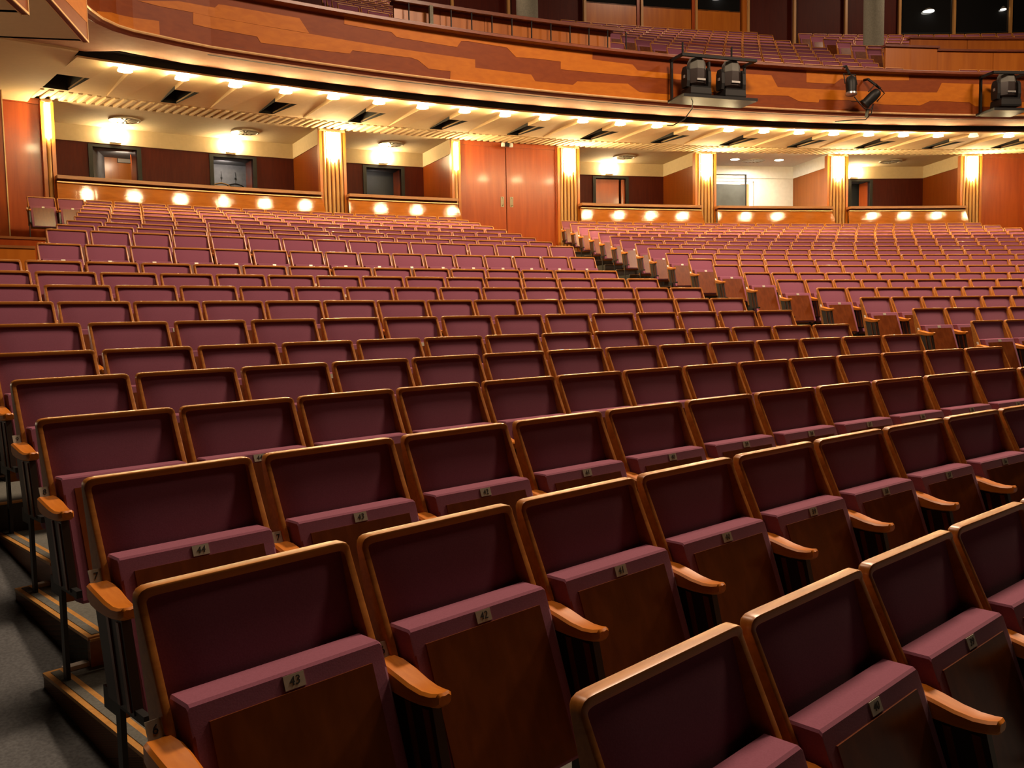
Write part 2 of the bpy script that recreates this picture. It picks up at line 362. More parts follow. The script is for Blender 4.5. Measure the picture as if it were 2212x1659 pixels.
def join_seats(name, places, parts, mats_key):
    mats = []; V = []; Fv = []; MI = []; off = 0
    arr = []
    for nm in parts:
        me = SM[nm]; v = np.empty(len(me.vertices)*3); me.vertices.foreach_get('co', v); v = v.reshape(-1, 3)
        mt = me.materials[0]
        if mt not in mats: mats.append(mt)
        arr.append((v, [tuple(p.vertices) for p in me.polygons], mats.index(mt)))
    for (x, y, z, t, extra) in places:
        c, s_ = math.cos(-t), math.sin(-t)
        for (v, fs, mi), nm in zip(arr, parts):
            if nm == 'row_tag' and not extra: continue
            q = np.empty_like(v); q[:, 0] = c*v[:, 0] - s_*v[:, 1] + x; q[:, 1] = s_*v[:, 0] + c*v[:, 1] + y; q[:, 2] = v[:, 2] + z
            V.append(q); Fv += [tuple(a + off for a in f) for f in fs]; MI += [mi]*len(fs); off += len(v)
    me = bpy.data.meshes.new(name); me.from_pydata(np.concatenate(V).tolist(), [], Fv)
    for m in mats: me.materials.append(m)
    me.polygons.foreach_set('material_index', MI); me.polygons.foreach_set('use_smooth', [True]*len(me.polygons)); me.set_sharp_from_angle(angle=.7)
    o = bpy.data.objects.new(name, me); COL.objects.link(o); return o
rest = seats[LIMIT:]
if rest:
    o = join_seats('rear_seat_rows', [(*P(s['R'], s['t'], s['zf']), s['t'], s['i'] == 0) for s in rest],
                   ('back_frame', 'back_cushion', 'seat_cushion', 'seat_panel', 'number_plate', 'armrest', 'armrest_support', 'support_trim', 'leg', 'row_tag'), 0)
    tag(o, 'farther rows of plum folding seats rising up to the private boxes', 'theatre seats', None, 'stuff')

# ------------------------------------------------------------------ ceiling under the balcony: panels, lamp coves, vents, ribs
def zc(R): return 5.96 + .0512*(R - 36.9)
ceiling = struct(empty('ceiling'))
T_END = .05
LT = [-.6423 + .02558*k for k in range(27)]
def hw(R): return .0046 + (R - 37.1)*.0044/2.9
b = MB()                                                   # raised surface the panels hang from
for t in LT:
    b.loft([[P(R, t + s_*hw(R), zc(R) + off + u) for s_, u in ((-1, 0), (1, 0), (1, .03), (-1, .03))] for R, off in ((37.02, .11), (37.5, .11), (40.02, .02))])
b.ring([(40.0, zc(40) + .02), (41.25, zc(41.25) + .05), (41.25, zc(41.25) + .12), (40.0, zc(40) + .12)], -.6635, T_END, 60)
b.build('cove_surface', M['plaster'], ceiling)
b = MB(); b.ring([(36.9, zc(36.9)), (37.12, zc(37.12)), (37.12, zc(37.1) + .03), (36.9, zc(36.9) + .03)], -.6635, T_END, 60); b.build('front_edge', M['slab'], ceiling)
gaps = [(LT[0] - .02558, LT[0])] + list(zip(LT[:-1], LT[1:]))
for j, (ta, tb) in enumerate(gaps):
    hole = j % 2 == 0
    if j == 0: ta = -.6635
    def secs(Rs_, th=.105):
        o = []
        for R in Rs_:
            a = ta + (hw(R) if j else 0); c = tb - hw(R)
            o.append([P(R, a, zc(R)), P(R, (a + c)/2, zc(R)), P(R, c, zc(R)), P(R, c, zc(R) + th), P(R, a, zc(R) + th)])
        return o
    b = MB(); b.loft(secs([37.1, 37.8, 38.48] if hole else [37.1, 38, 39, 40.0])); b.build('ceiling_panel', M['slab'], ceiling)
    if hole:
        Ra, Rb = 38.48, 39.95; a0, a1 = ta + (hw(Ra) if j else 0), ta + (hw(Rb) if j else 0); c0, c1 = tb - hw(Ra), tb - hw(Rb)
        lo = [P(Ra, a0, zc(Ra) + .004), P(Ra, c0, zc(Ra) + .004), P(Rb, c1, zc(Rb) + .004), P(Rb, a1, zc(Rb) + .004)]
        hi = [(x, y, z + .45) for x, y, z in lo]
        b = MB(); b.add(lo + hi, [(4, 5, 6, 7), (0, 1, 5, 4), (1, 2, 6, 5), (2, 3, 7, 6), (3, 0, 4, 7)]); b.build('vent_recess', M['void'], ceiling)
DT = .02558/6
bm_ = MB()
for q0, q1 in (((40.2, .0), (41.22, .0)),):
    w2 = .045/40.7
    bm_.loft([[P(R, s_*w2*g, zc(R) + u) for s_, u, g in ((-1, .07, 1), (-1, .012, 1), (-.6, .0, 1), (.6, .0, 1), (1, .012, 1), (1, .07, 1))] for R in (40.2, 41.22)])
# the rib is built about angle zero, then turned about the hall's centre
rv = [(x - CX, y - CY, z) for x, y, z in bm_.v]; bm_.v = rv
rib_me = bm_.mesh('ceiling_rib', M['plaster'])
for k in range(int((.66 + T_END)/DT)):
    inst('ceiling_rib', rib_me, ceiling, (CX, CY, 0), -(-.6615 + k*DT))
b = MB(); b.ring([(36.75, 6.02), (37.6, 6.0), (39.5, 6.06), (40.7, 6.13), (41.2, 6.10), (41.3, 6.10), (41.3, 6.6), (36.75, 6.6)], -.80, -.6635, 18); b.build('end_cove', M['plaster'], ceiling, 50)
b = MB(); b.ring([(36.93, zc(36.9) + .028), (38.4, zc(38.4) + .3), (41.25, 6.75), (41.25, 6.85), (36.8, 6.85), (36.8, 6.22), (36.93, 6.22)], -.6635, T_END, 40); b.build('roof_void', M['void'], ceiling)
# lamps in the coves
def cone_me(name, m):
    b = MB(); b.lathe([(.012, .165), (.045, .15), (.075, .10), (.115, .02), (.122, 0), (.10, -.004), (.0, -.004)], (0, 0, 0), 14); return b.mesh(name, m, 40)  # the cone shape imitates the bloom around a flush lamp
lamp_on, lamp_off = cone_me('bloom_cone', M['lamp']), cone_me('bloom_cone', M['lampoff'])
b = MB(); b.lathe([(.035, .15), (.05, .17), (.05, .25), (.0, .25)], (0, 0, 0), 10); holder = b.mesh('lamp_holder', M['tin'], 40)
for k, t in enumerate(LT):
    e = empty('downlight', P(37.05, t, 5.885), -t)
    if k == 21: tag(e, 'dim unlit downlight in the row under the balcony, fourth bay from the right edge', 'ceiling light', 'downlights under the balcony')
    else: tag(e, 'glowing downlight with cone-shaped bloom, %s from the left under the balcony edge' % ORD[k + 1], 'ceiling light', 'downlights under the balcony')
    inst('glow_cone', lamp_off if k == 21 else lamp_on, e); inst('lamp_holder', holder, e)

def barrier(label, m, R, ta, tb, z0, z1):
    e = empty('barrier_wall'); tag(e, label, 'low wall', 'low walls beside the left aisle')
    b = MB(); b.arcbox(R, R + .05, ta, tb, z0, z1, 4); b.build('panel', M[m], e)
    b = MB(); b.arcbox(R - .01, R + .06, ta, tb, z1, z1 + .03, 4); b.build('cap', M['riser'], e)
barrier('low orange wood wall left of the first rear row, at the left edge', 'wood', 32.3, -.80, -.7128, 1.2, 2.46)
barrier('low red-brown wood wall behind the orange one, at the left edge', 'redwood', 33.2, -.80, -.7030, 1.2, 2.64)

# ------------------------------------------------------------------ rear wall, private boxes, doors
BOX = [(-.6525, -.5128), (-.4978, -.4283), (-.3395, -.2512), (-.2372, -.1493), (-.1358, -.0477)]
OPEN = [[(-.6245, -.6019), (-.5603, -.5375)], [(-.4668, -.4436)], [(-.3034, -.2805)], [(-.2372, -.1800)], [(-.1038, -.0893)]]
wall = struct(empty('wall_rear'))
ZW, ZB, ZT = 5.82, 2.6, 6.2
for bi, (ta, tb) in enumerate(BOX):
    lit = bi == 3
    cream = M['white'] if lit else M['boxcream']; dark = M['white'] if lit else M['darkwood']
    op = OPEN[bi]; cur = ta - .002; b = MB()
    for o0, o1 in op:
        if o0 > cur: b.arcbox(43.5, 43.6, cur, o0, ZB, ZW, 6)
        b.arcbox(43.5, 43.6, o0, o1, 5.73, ZW, 3); cur = o1
    b.arcbox(43.5, 43.6, cur, tb + .002, ZB, ZW, 6); b.build('back_panelling', dark, wall)
    b = MB(); b.arcbox(43.47, 43.6, ta - .002, tb + .002, ZW, ZT + .02, 8); b.build('cream_band', cream, wall)
    for t, s_ in ((ta, -1), (tb, 1)):
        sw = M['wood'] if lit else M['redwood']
        b = MB(); b.arcbox(41.3, 43.5, t, t + s_*.002, ZB, ZW, 1); b.build('box_side_wall', sw, wall)
        b = MB(); b.arcbox(41.3, 43.5, t - s_*.0004, t + s_*.002, ZW, ZT + .02, 1); b.build('side_band', cream, wall)
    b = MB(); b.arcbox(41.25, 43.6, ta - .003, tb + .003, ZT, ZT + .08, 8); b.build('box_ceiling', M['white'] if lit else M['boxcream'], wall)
    b = MB(); b.arcbox(41.0, 46.0, ta - .003, tb + .003, ZB - .1, ZB, 8); b.build('box_floor', M['aisle'], wall)
# what is seen through the openings
def arcpart(name, m, *a, n=3, parent=None): b = MB(); b.arcbox(*a, n); return b.build(name, m, parent if parent else wall)
for bi, op in enumerate(OPEN):
    for o0, o1 in op:
        if bi == 3: continue
        for t0_, t1_ in ((o0 - .0022, o0), (o1, o1 + .0022)): arcpart('door_frame', M['black'], 43.46, 43.62, t0_, t1_, ZB, 5.74)
        arcpart('door_frame', M['black'], 43.46, 43.62, o0 - .0022, o1 + .0022, 5.73, 5.79)
        arcpart('door_reveal', M['redwood'], 43.62, 44.2, o1, o1 + .002, ZB, 5.74)
        arcpart('corridor_ceiling', M['grey'], 43.6, 46.2, o0 - .01, o1 + .02, 5.80, 5.9)
b = MB(); b.add([P(43.62, -.6245, ZB), P(45.2, -.6113, ZB), P(45.2, -.6113, 5.82), P(43.62, -.6245, 5.82), P(43.62, -.6265, ZB), P(45.25, -.6130, ZB), P(45.25, -.6130, 5.82), P(43.62, -.6265, 5.82)],
               [(0, 1, 2, 3), (7, 6, 5, 4), (3, 2, 6, 7)]); b.build('corridor_side_wall', M['grey'], wall)
arcpart('corridor_door_leaf', M['wood'], 45.2, 45.25, -.6115, -.5860, ZB, 5.83)
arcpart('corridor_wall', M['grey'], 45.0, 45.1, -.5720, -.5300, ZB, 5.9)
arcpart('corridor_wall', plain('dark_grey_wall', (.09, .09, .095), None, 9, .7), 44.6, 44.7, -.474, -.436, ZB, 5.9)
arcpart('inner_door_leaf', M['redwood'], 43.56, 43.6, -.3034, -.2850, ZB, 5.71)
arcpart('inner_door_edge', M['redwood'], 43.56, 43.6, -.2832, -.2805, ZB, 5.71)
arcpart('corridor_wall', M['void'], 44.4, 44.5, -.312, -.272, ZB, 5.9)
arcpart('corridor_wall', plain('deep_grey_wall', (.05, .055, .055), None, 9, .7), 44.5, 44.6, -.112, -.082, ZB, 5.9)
# lit box: far white wall, framed glass screen, dark grey panel
arcpart('far_wall', M['white'], 45.4, 45.5, -.245, -.14, ZB, 6.2)
arcpart('wood_post', M['wood'], 43.9, 43.98, -.1862, -.1796, ZB, 5.70)
gs = empty('glass_screen'); tag(gs, 'glass screen with thin dark frame and grey lower pane in the lit box', 'screen')
arcpart('screen_frame', M['black'], 43.42, 43.46, -.1878, -.1868, ZB, 5.93, parent=gs); arcpart('screen_frame', M['black'], 43.42, 43.46, -.2372, -.1868, 5.915, 5.93, n=5, parent=gs)
arcpart('grey_pane', plain('grey_screen', (.07, .08, .085), (.05, .055, .06), 3, .35), 43.43, 43.45, -.2372, -.1878, ZB, 5.62, n=5, parent=gs)
# coat hangers, plaque
def hanger(t, m, label):
    e = empty('coat_hanger', P(44.97, t, 5.33), -t); tag(e, label, 'coat hanger', 'coat hangers in the box doorway')
    b = MB(); pts = [(.22*math.sin(a), 0, -.02 - .085*(abs(a)/1.5)**1.2) for a in np.linspace(-1.5, 1.5, 13)]; b.tube(pts, .012, 6); b.build('shoulder_bar', m, e, 60)
    b = MB(); b.tube([(-.21, 0, -.10), (0, 0, -.105), (.21, 0, -.10)], .006, 5); b.build('trouser_bar', m, e)
    b = MB(); b.tube([(0, 0, -.02), (0, 0, .06), (.022, 0, .085), (.03, 0, .115), (.01, 0, .14), (-.015, 0, .135)], .004, 5); b.build('hook', M['black'], e)
hanger(-.5479, M['strip'], 'pale wooden coat hanger on the grey wall, left of the pair')
hanger(-.5396, M['support'], 'dark coat hanger on the grey wall, right of the pair')
for i, t in enumerate((-.5479, -.5396)):
    e = MB(); e.box(-.012, .012, -.05, .03, -.02, .02); e.tube([(0, -.05, .0), (0, -.055, .06), (0, -.03, .17)], .006, 5)
    o = e.build('coat_hook', M['black']); o.location = P(44.99, t, 5.44); o.rotation_euler = (0, 0, -t); tag(o, 'black coat hook above the %s hanger' % ('pale', 'dark')[i], 'hook')
pq = empty('door_sign', P(45.18, -.6010, 5.735), .6010); tag(pq, 'small framed sign on the wooden door in the far left box', 'sign')
b = MB(); b.box(-.16, .16, -.015, .015, -.055, .055); b.build('sign_frame', M['black'], pq); b = MB(); b.box(-.15, .15, -.018, -.010, -.045, .05); b.build('sign_face', plain('sign_paper', (.42, .36, .30), None, 10, .6), pq)
# wall lamps and ceiling roses of the boxes
def half_round(r, n=9): return [(r*math.cos(a), -r*math.sin(a)) for a in np.linspace(0, math.pi, n)]
b = MB(); b.loft([[(x, y*.8, z) for x, y in half_round(.20)] for z in (0, .25)]); lampglass = b.mesh('lamp_glass', M['boxlamp'], 40)
b = MB(); b.box(-.13, .13, -.09, .0, -.055, -.004); lampbracket = b.mesh('lamp_bracket', M['tin'])
BOXNAME = ['far left box, first door', 'far left box, hanger doorway', 'second box from the left', 'third box, right of the double door', 'rightmost box']
for i, t in enumerate((-.6130, -.5502, -.4558, -.2932, -.1019)):
    e = empty('wall_lamp', P(43.46, t, 5.90), -t); tag(e, 'glowing half-round wall lamp in the ' + BOXNAME[i], 'wall lamp', 'wall lamps in the boxes')
    inst('lamp_glass', lampglass, e); inst('lamp_bracket', lampbracket, e)
b = MB(); b.lathe([(.34, 0), (.34, -.03), (.29, -.035), (.28, -.012), (0, -.012)], (0, 0, 0), 28); rose = b.mesh('rose_rim', M['vent'], 40)
b = MB()
for k in range(14):
    a = 2*math.pi*k/14; c, s_ = math.cos(a), math.sin(a)
    b.add([(c*.05 - s_*.012, s_*.05 + c*.012, -.03), (c*.05 + s_*.012, s_*.05 - c*.012, -.03), (c*.285 + s_*.026, s_*.285 - c*.026, -.03), (c*.285 - s_*.026, s_*.285 + c*.026, -.03),
           (c*.05 - s_*.012, s_*.05 + c*.012, -.012), (c*.05 + s_*.012, s_*.05 - c*.012, -.012), (c*.285 + s_*.026, s_*.285 - c*.026, -.012), (c*.285 - s_*.026, s_*.285 + c*.026, -.012)],
          [(0, 1, 2, 3), (0, 4, 5, 1), (1, 5, 6, 2), (2, 6, 7, 3), (3, 7, 4, 0)])
grille = b.mesh('rose_grille', M['tin'])
for i, t in enumerate((-.6126, -.5478, -.4581, -.2925, -.1930, -.0865)):
    e = empty('ceiling_vent', P(42.4, t, ZT), -t); tag(e, 'round slotted air vent in the ceiling, %s' % ((BOXNAME[:4] + ['brightly lit box', 'rightmost box'])[i]), 'air vent', 'ceiling vents of the boxes')
    inst('rose_rim', rose, e); inst('rose_grille', grille, e)
b = MB(); b.lathe([(.13, 0), (.13, -.02), (.11, -.025), (.0, -.025)], (0, 0, 0), 18); sl = b.mesh('lamp_face', M['spotlamp'], 40)
b = MB(); b.lathe([(.16, 0), (.16, -.015), (.13, -.018), (.13, 0)], (0, 0, 0), 18); slr = b.mesh('lamp_rim', M['tin'], 40)
for i, t in enumerate((-.2092, -.1750)):
    e = empty('recessed_lamp', P(42.25, t, ZT), 0); tag(e, '%s round ceiling lamp in the brightly lit box' % ('left', 'right')[i], 'ceiling lamp', 'ceiling lamps of the lit box')
    inst('lamp_face', sl, e); inst('lamp_rim', slr, e)
area('box_room_light', P(44.4, -.1665, 6.15), P(44.4, -.1665, 2), 1.0, 500, (1.0, .88, .68))
area('corridor_light', P(44.3, -.5490, 5.75), P(44.95, -.5490, 5.2), .3, 9, (1.0, .86, .70))
area('corridor_light', P(44.2, -.6060, 5.75), P(45.1, -.6020, 5.3), .3, 9, (1.0, .80, .55))
area('corridor_light', P(44.1, -.4560, 5.70), P(44.6, -.4560, 5.0), .3, 2, (1.0, .86, .70))
area('box_room_light', P(42.6, -.192, 6.12), P(42.6, -.192, 2), .8, 80, (1.0, .84, .60))

# parapets
PN = ['wide parapet of the far left box', 'parapet of the second box, left of the double door', 'parapet right of the double door', 'parapet below the brightly lit box', 'parapet of the rightmost box']
PT = [(-.6535, -.5140), (-.4975, -.4270), (-.3400, -.2500), (-.2372, -.1490), (-.1358, -.0470)]
for (ta, tb), lab in zip(PT, PN):
    e = empty('box_parapet', (0, 0, 0)); tag(e, 'sloping glossy orange-brown wooden ' + lab, 'parapet', 'parapets of the boxes')
    b = MB(); n = 16; secs_ = []
    for i in range(n + 1):
        u = i/n; top = ta + (tb - ta)*u; bot = ta + (tb + .006 - ta)*u
        secs_.append([P(41.03, top, 4.50), P(41.08, top, 4.50), P(40.962, bot, 3.6), P(40.912, bot, 3.6)])
    b.loft(secs_); b.build('front_panel', M['parapet'], e)
    b = MB(); b.arcbox(40.93, 41.25, ta, tb, 4.56, 4.63, n); b.build('top_rail', M['nose'], e)
    b = MB(); b.arcbox(40.98, 41.03, ta, tb, 4.487, 4.512, n); b.build('gilded_edge', M['gold'], e)
    b = MB(); b.arcbox(41.05, 41.2, ta, tb, 4.50, 4.56, n); b.build('shadow_groove', M['darkwood'], e)  # dark wood stands in for the shadow below the top rail
# fluted pilasters with tubular sconces
def pilaster(t, ribs, label, slabel, full=True):
    e = empty('fluted_pilaster', P(41.22, t, 3.2), -t); tag(e, label, 'pilaster', 'fluted pilasters between the boxes')
    p = .105; w_ = ribs*p
    b = MB(); b.box(-w_/2, w_/2, 0, .10, 0, 2.99); b.build('back_board', M['darkwood'], e)
    for k in range(ribs):
        x = -w_/2 + p*(k + .5)
        b = MB(); b.loft([[(x + u, v, z) for u, v in half_round(.041, 8)] for z in (0, 2.99)]); b.build('flute', M['flute'], e, 40)
    for s_ in (-1, 1):
        b = MB(); x = s_*(w_/2 + .035); b.box(x - .035, x + .035, -.03, .14, 0, 2.95); b.build('edge_board', M['wood'], e)
    b = MB(); b.box(-w_/2 - .05, w_/2 + .05, -.05, .1, 2.93, 2.99); b.build('capital_board', M['plaster'], e)
    s = empty('sconce', P(41.17, t, 5.40), -t); tag(s, slabel, 'wall sconce', 'tubular sconces on the pilasters')
    ks = [0] if ribs == 1 else [-1, 0, 1]
    for k in ks:
        b = MB(); z0 = 0 if k == 0 else .10; b.loft([[(k*p + u, v, z) for u, v in half_round(.052, 9)] for z in (z0, z0 + .03, .70)]); b.build('glass_tube', M['sconce'], s, 40)
    b = MB(); b.box(-.055 - (p if ribs > 1 else 0), .055 + (p if ribs > 1 else 0), -.06, 0, .70, .715); b.build('sconce_cap', M['gold'], s)
PL = ['pale fluted pilaster between the two left boxes', 'pale fluted pilaster right of the double door', 'pale fluted pilaster left of the brightly lit box', 'pale fluted pilaster right of the brightly lit box', 'pale fluted pilaster at the far right beside a red door']
for t, l in zip((-.5050, -.3467, -.2442, -.1426, -.0408), PL): pilaster(t, 5, l, 'glowing tubular glass sconce on the ' + l[5:])
pilaster(-.6553, 1, 'narrow pale pilaster at the far left end', 'glowing tubular sconce on the narrow far left pilaster')
pilaster(-.4257, 1, 'narrow pale pilaster left of the double door', 'glowing tubular sconce on the narrow pilaster left of the double door')
# solid wall above/behind pilasters and between
for ta, tb in ((-.5128, -.4978), (-.4283, -.4236), (-.3535, -.3395), (-.2512, -.2372), (-.1493, -.1358), (-.0477, -.0340), (-.6577, -.6525)):
    b = MB(); b.arcbox(41.33, 43.5, ta, tb, 1.0, 6.2, 2); b.build('wall_pier', M['wood'], wall)
# doors
def door(n, t0_, t1_, mid, hands):
    d = struct(empty('door_%d' % n))
    cuts = [t0_] + ([mid] if mid else []) + [t1_]
    for a, c in zip(cuts[:-1], cuts[1:]):
        b = MB(); b.arcbox(41.30, 41.36, a + .0003, c - .0003, 1.9, 6.10, 4); b.build('door_leaf', M['redwood'], d)
    b = MB(); b.arcbox(41.27, 41.42, t0_, t1_, 6.08, 6.2, 4); b.build('door_head', M['redwood'], d)
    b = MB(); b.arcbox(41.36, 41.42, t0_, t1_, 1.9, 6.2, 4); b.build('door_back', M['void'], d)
    for t in (t0_, t1_):
        b = MB(); b.arcbox(41.24, 41.42, t - .0008, t + .0008, 1.9, 6.15, 1); b.build('door_jamb', M['redwood'], d)
    for t in hands:
        h = MB(); h.box(-.045, .045, -.012, 0, -.15, .12); h.tube([(0, -.01, .10), (.0, -.06, .09), (0, -.065, -.10), (0, -.01, -.12)], .014, 6)
        o = h.build('door_handle', M['vent'], d); o.location = P(41.30, t, 4.65); o.rotation_euler = (0, 0, -t)
door(1, -.4225, -.3548, -.3904, (-.3934, -.3869))
door(2, -.0335, .045, .0035, (.0015,))
door(3, -.6758, -.6577, None, ())
b = MB(); b.arcbox(40.6, 40.75, -.80, -.6776, -1, 6.3, 8); wl = b.build('wall_left', M['redwood']); struct(wl)
b = MB(); b.arcbox(40.58, 40.76, -.6776, -.6771, -1, 6.25, 1); struct(b.build('trim_1', M['gold']))
# small twin device over the double door
e = empty('door_sensor', P(40.95, -.3928, 6.06), .3928); tag(e, 'small twin white sensor above the double door', 'sensor')
b = MB(); b.box(-.05, .05, -.04, .04, -.03, .06); b.build('sensor_body', M['black'], e)
for s_ in (-1, 1):
    b = MB(); b.lathe([(.0, -.05), (.05, -.045), (.055, 0), (.045, .05), (0, .055)], (s_*.115, 0, .01), 10); b.build('sensor_head', M['white'], e, 40)

# ------------------------------------------------------------------ balcony front, soffit and rake
RF = 35.6
PATH = [(-5.86, 12.3), (-5.95, 12.7), (-5.987, 13.035), (-5.988, 13.411), (-5.90, 13.771), (-5.755, 14.02), (-5.50, 14.28), (-5.26, 14.53)]
PATH += [P(RF, t, 0)[:2] for t in np.arange(-.614, .06, .012)]
PATH = np.array(PATH); PS = np.concatenate([[0], np.cumsum(np.hypot(*np.diff(PATH, axis=0).T))])
def on_path(s, off=0.0, z=0.0):
    i = min(max(int(np.searchsorted(PS, s)) - 1, 0), len(PATH) - 2); u = (s - PS[i])/(PS[i+1] - PS[i])
    p = PATH[i]*(1 - u) + PATH[i+1]*u
    def tan(j):
        a = PATH[min(j + 1, len(PATH) - 1)] - PATH[max(j - 1, 0)]; return a/np.hypot(*a)
    t = tan(i)*(1 - u) + tan(i + 1)*u; t /= np.hypot(*t)
    return (p[0] + t[1]*off, p[1] - t[0]*off, z)
def sweep(prof, name, m, parent, s0=0, s1=None, step=.35, smooth=None):
    s1 = s1 or PS[-1]; n = max(2, int((s1 - s0)/step)); ss = sorted(set(list(np.linspace(s0, s1, n)) + [float(x) for x in PS[:9] if s0 < x < s1]))
    b = MB(); b.loft([[on_path(s, o, z) for o, z in prof] for s in ss]); return b.build(name, m, parent, smooth)
bal = empty('balcony'); tag(bal, 'curved balcony front with inlaid light and dark wood, running across the hall', 'balcony')
sweep([(-.06, 6.10), (0, 6.10), (0, 7.02), (-.06, 7.02)], 'dark_veneer', M['veneerdark'], bal)
sweep([(-.02, 6.064), (.034, 6.064), (.046, 6.082), (.036, 6.102), (-.02, 6.104)], 'gilded_strip', M['gold'], bal)
sweep([(-.14, 6.050), (-.10, 6.026), (-.02, 6.040), (.016, 6.072), (-.02, 6.072)], 'red_lip', M['redlip'], bal)
sweep([(-.16, 6.975), (.06, 6.955), (.15, 6.985), (.15, 7.035), (.11, 7.055), (-.14, 7.055)], 'top_rail', M['rail'], bal, smooth=50)
VEN = [[(1.0,6.147),(1.37,6.245),(2.19,6.325),(2.19,6.104),(1.78,6.10),(1.52,6.10),(1.21,6.10),(1.07,6.10)],
[(1.86,6.56),(2.53,6.71),(3.13,6.735),(3.19,6.799),(3.29,6.806),(4.58,6.81),(4.75,6.578),(2.76,6.582),(2.53,6.574),(2.22,6.556)],
[(2.76,6.58),(4.75,6.573),(5.74,6.558),(6.87,6.547),(8.02,6.541),(8.02,6.386),(9.24,6.381),(9.33,6.258),(10.19,6.262),(10.29,6.345),(11.47,6.392),(11.75,6.241),(12.52,6.243),(12.51,6.10),(7.48,6.10),(7.49,6.261),(7.04,6.257),(6.83,6.389),(6.7,6.416),(5.54,6.398),(5.49,6.333),(3.88,6.288),(3.82,6.381),(2.75,6.395)],
[(5.41,6.97),(9.76,6.97),(9.76,6.945),(10.65,6.956),(10.64,6.814),(11.59,6.796),(11.71,6.686),(12.82,6.685),(12.82,6.571),(9.91,6.547),(9.91,6.701),(9.4,6.704),(8.91,6.685),(8.71,6.848),(7.89,6.868),(7.73,6.852),(7.64,6.728),(6.41,6.753),(6.31,6.829),(5.57,6.832),(5.4,6.839)],
[(13.5,6.795),(14.3,6.802),(15.01,6.808),(15.17,6.561),(17.02,6.566),(17.89,6.562),(19.24,6.589),(19.36,6.81),(20.64,6.795),(20.66,6.275),(20.23,6.29),(20.06,6.383),(19.07,6.394),(18.82,6.284),(17.89,6.279),(16.97,6.353),(16.23,6.334),(16.21,6.268),(15.72,6.272),(15.44,6.382),(14.28,6.359),(13.5,6.359)],
[(15.9,6.965),(18.51,6.965),(18.52,6.845),(17.28,6.808),(16.78,6.821),(16.61,6.702),(15.9,6.698)],
[(21.6,6.96),(23.6,6.96),(23.75,6.82),(25.2,6.82),(25.2,6.56),(23.0,6.56),(22.8,6.70),(21.6,6.70)], [(21.4,6.40),(22.6,6.40),(22.8,6.28),(25.0,6.28),(25.0,6.10),(21.4,6.10)]]
from mathutils.geometry import tessellate_polygon
def veneer(poly):
    """thin inlay with its own edge, cut into narrow columns so it follows the curve"""
    xs = [p[0] for p in poly]; s0, s1 = min(xs), max(xs); n = int((s1 - s0)/.30) + 1
    cuts = sorted(set(np.linspace(s0, s1, n + 1)).union(xs)); b = MB()
    for a, c in zip(cuts[:-1], cuts[1:]):
        if c - a < 1e-4: continue
        m = (a + c)/2; es = []
        for i in range(len(poly)):
            p, q = poly[i], poly[(i + 1) % len(poly)]
            if min(p[0], q[0]) < m < max(p[0], q[0]): f = lambda s, p=p, q=q: p[1] + (q[1] - p[1])*(s - p[0])/(q[0] - p[0]); es.append((f(m), f(a), f(c)))
        es.sort()
        for lo, hi in zip(es[::2], es[1::2]):
            b.loft([[on_path(s, .0005, l), on_path(s, .006, l), on_path(s, .006, h), on_path(s, .0005, h)] for s, l, h in ((a, lo[1], hi[1]), (c, lo[2], hi[2]))])
    return b
for poly in VEN: veneer(poly).build('light_veneer', M['veneer'], bal)
# soffit, and the slot behind it with its unlit inside painted black
sof = struct(empty('trim_2'))
sweep([(-.14, 6.046), (-1.2, 6.098), (-1.2, 6.16), (-.14, 6.11)], 'soffit', M['soffit'], sof, 1.5)
sweep([(-.30, 6.0525), (-.36, 6.0555), (-.36, 6.065), (-.30, 6.062)], 'soffit_line', M['void'], sof, 3.1)
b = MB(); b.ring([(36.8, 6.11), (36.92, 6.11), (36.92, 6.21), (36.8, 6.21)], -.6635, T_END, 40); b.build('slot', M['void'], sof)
lft = [on_path(s, -.10, 6.050) for s in np.linspace(.0, 2.9, 14)]
b = MB(); poly = lft + [P(36.85, -.66, 6.06), P(37.1, -.70, 6.06), P(37.1, -.80, 6.06), (-14, 12.3, 6.05)]
b.add(poly + [(x, y, z + .05) for x, y, z in poly], [tuple(range(len(poly))), tuple(range(len(poly), 2*len(poly)))[::-1]]); b.build('gallery_soffit', M['soffit'], sof)
# raked balcony floor
def zr(R): return 7.35 + .41*(R - 36.4)
b = MB(); b.ring([(35.72, 6.35), (36.0, 6.35), (36.0, zr(36.0) - .92), (45.6, zr(45.6) - .92), (45.6, 6.9), (36.9, 6.24), (35.6, 6.16)], -.80, .12, 44)
o = b.build('rake_floor', M['carpet'], bal); o['label'] = 'raked carpet floor of the balcony'

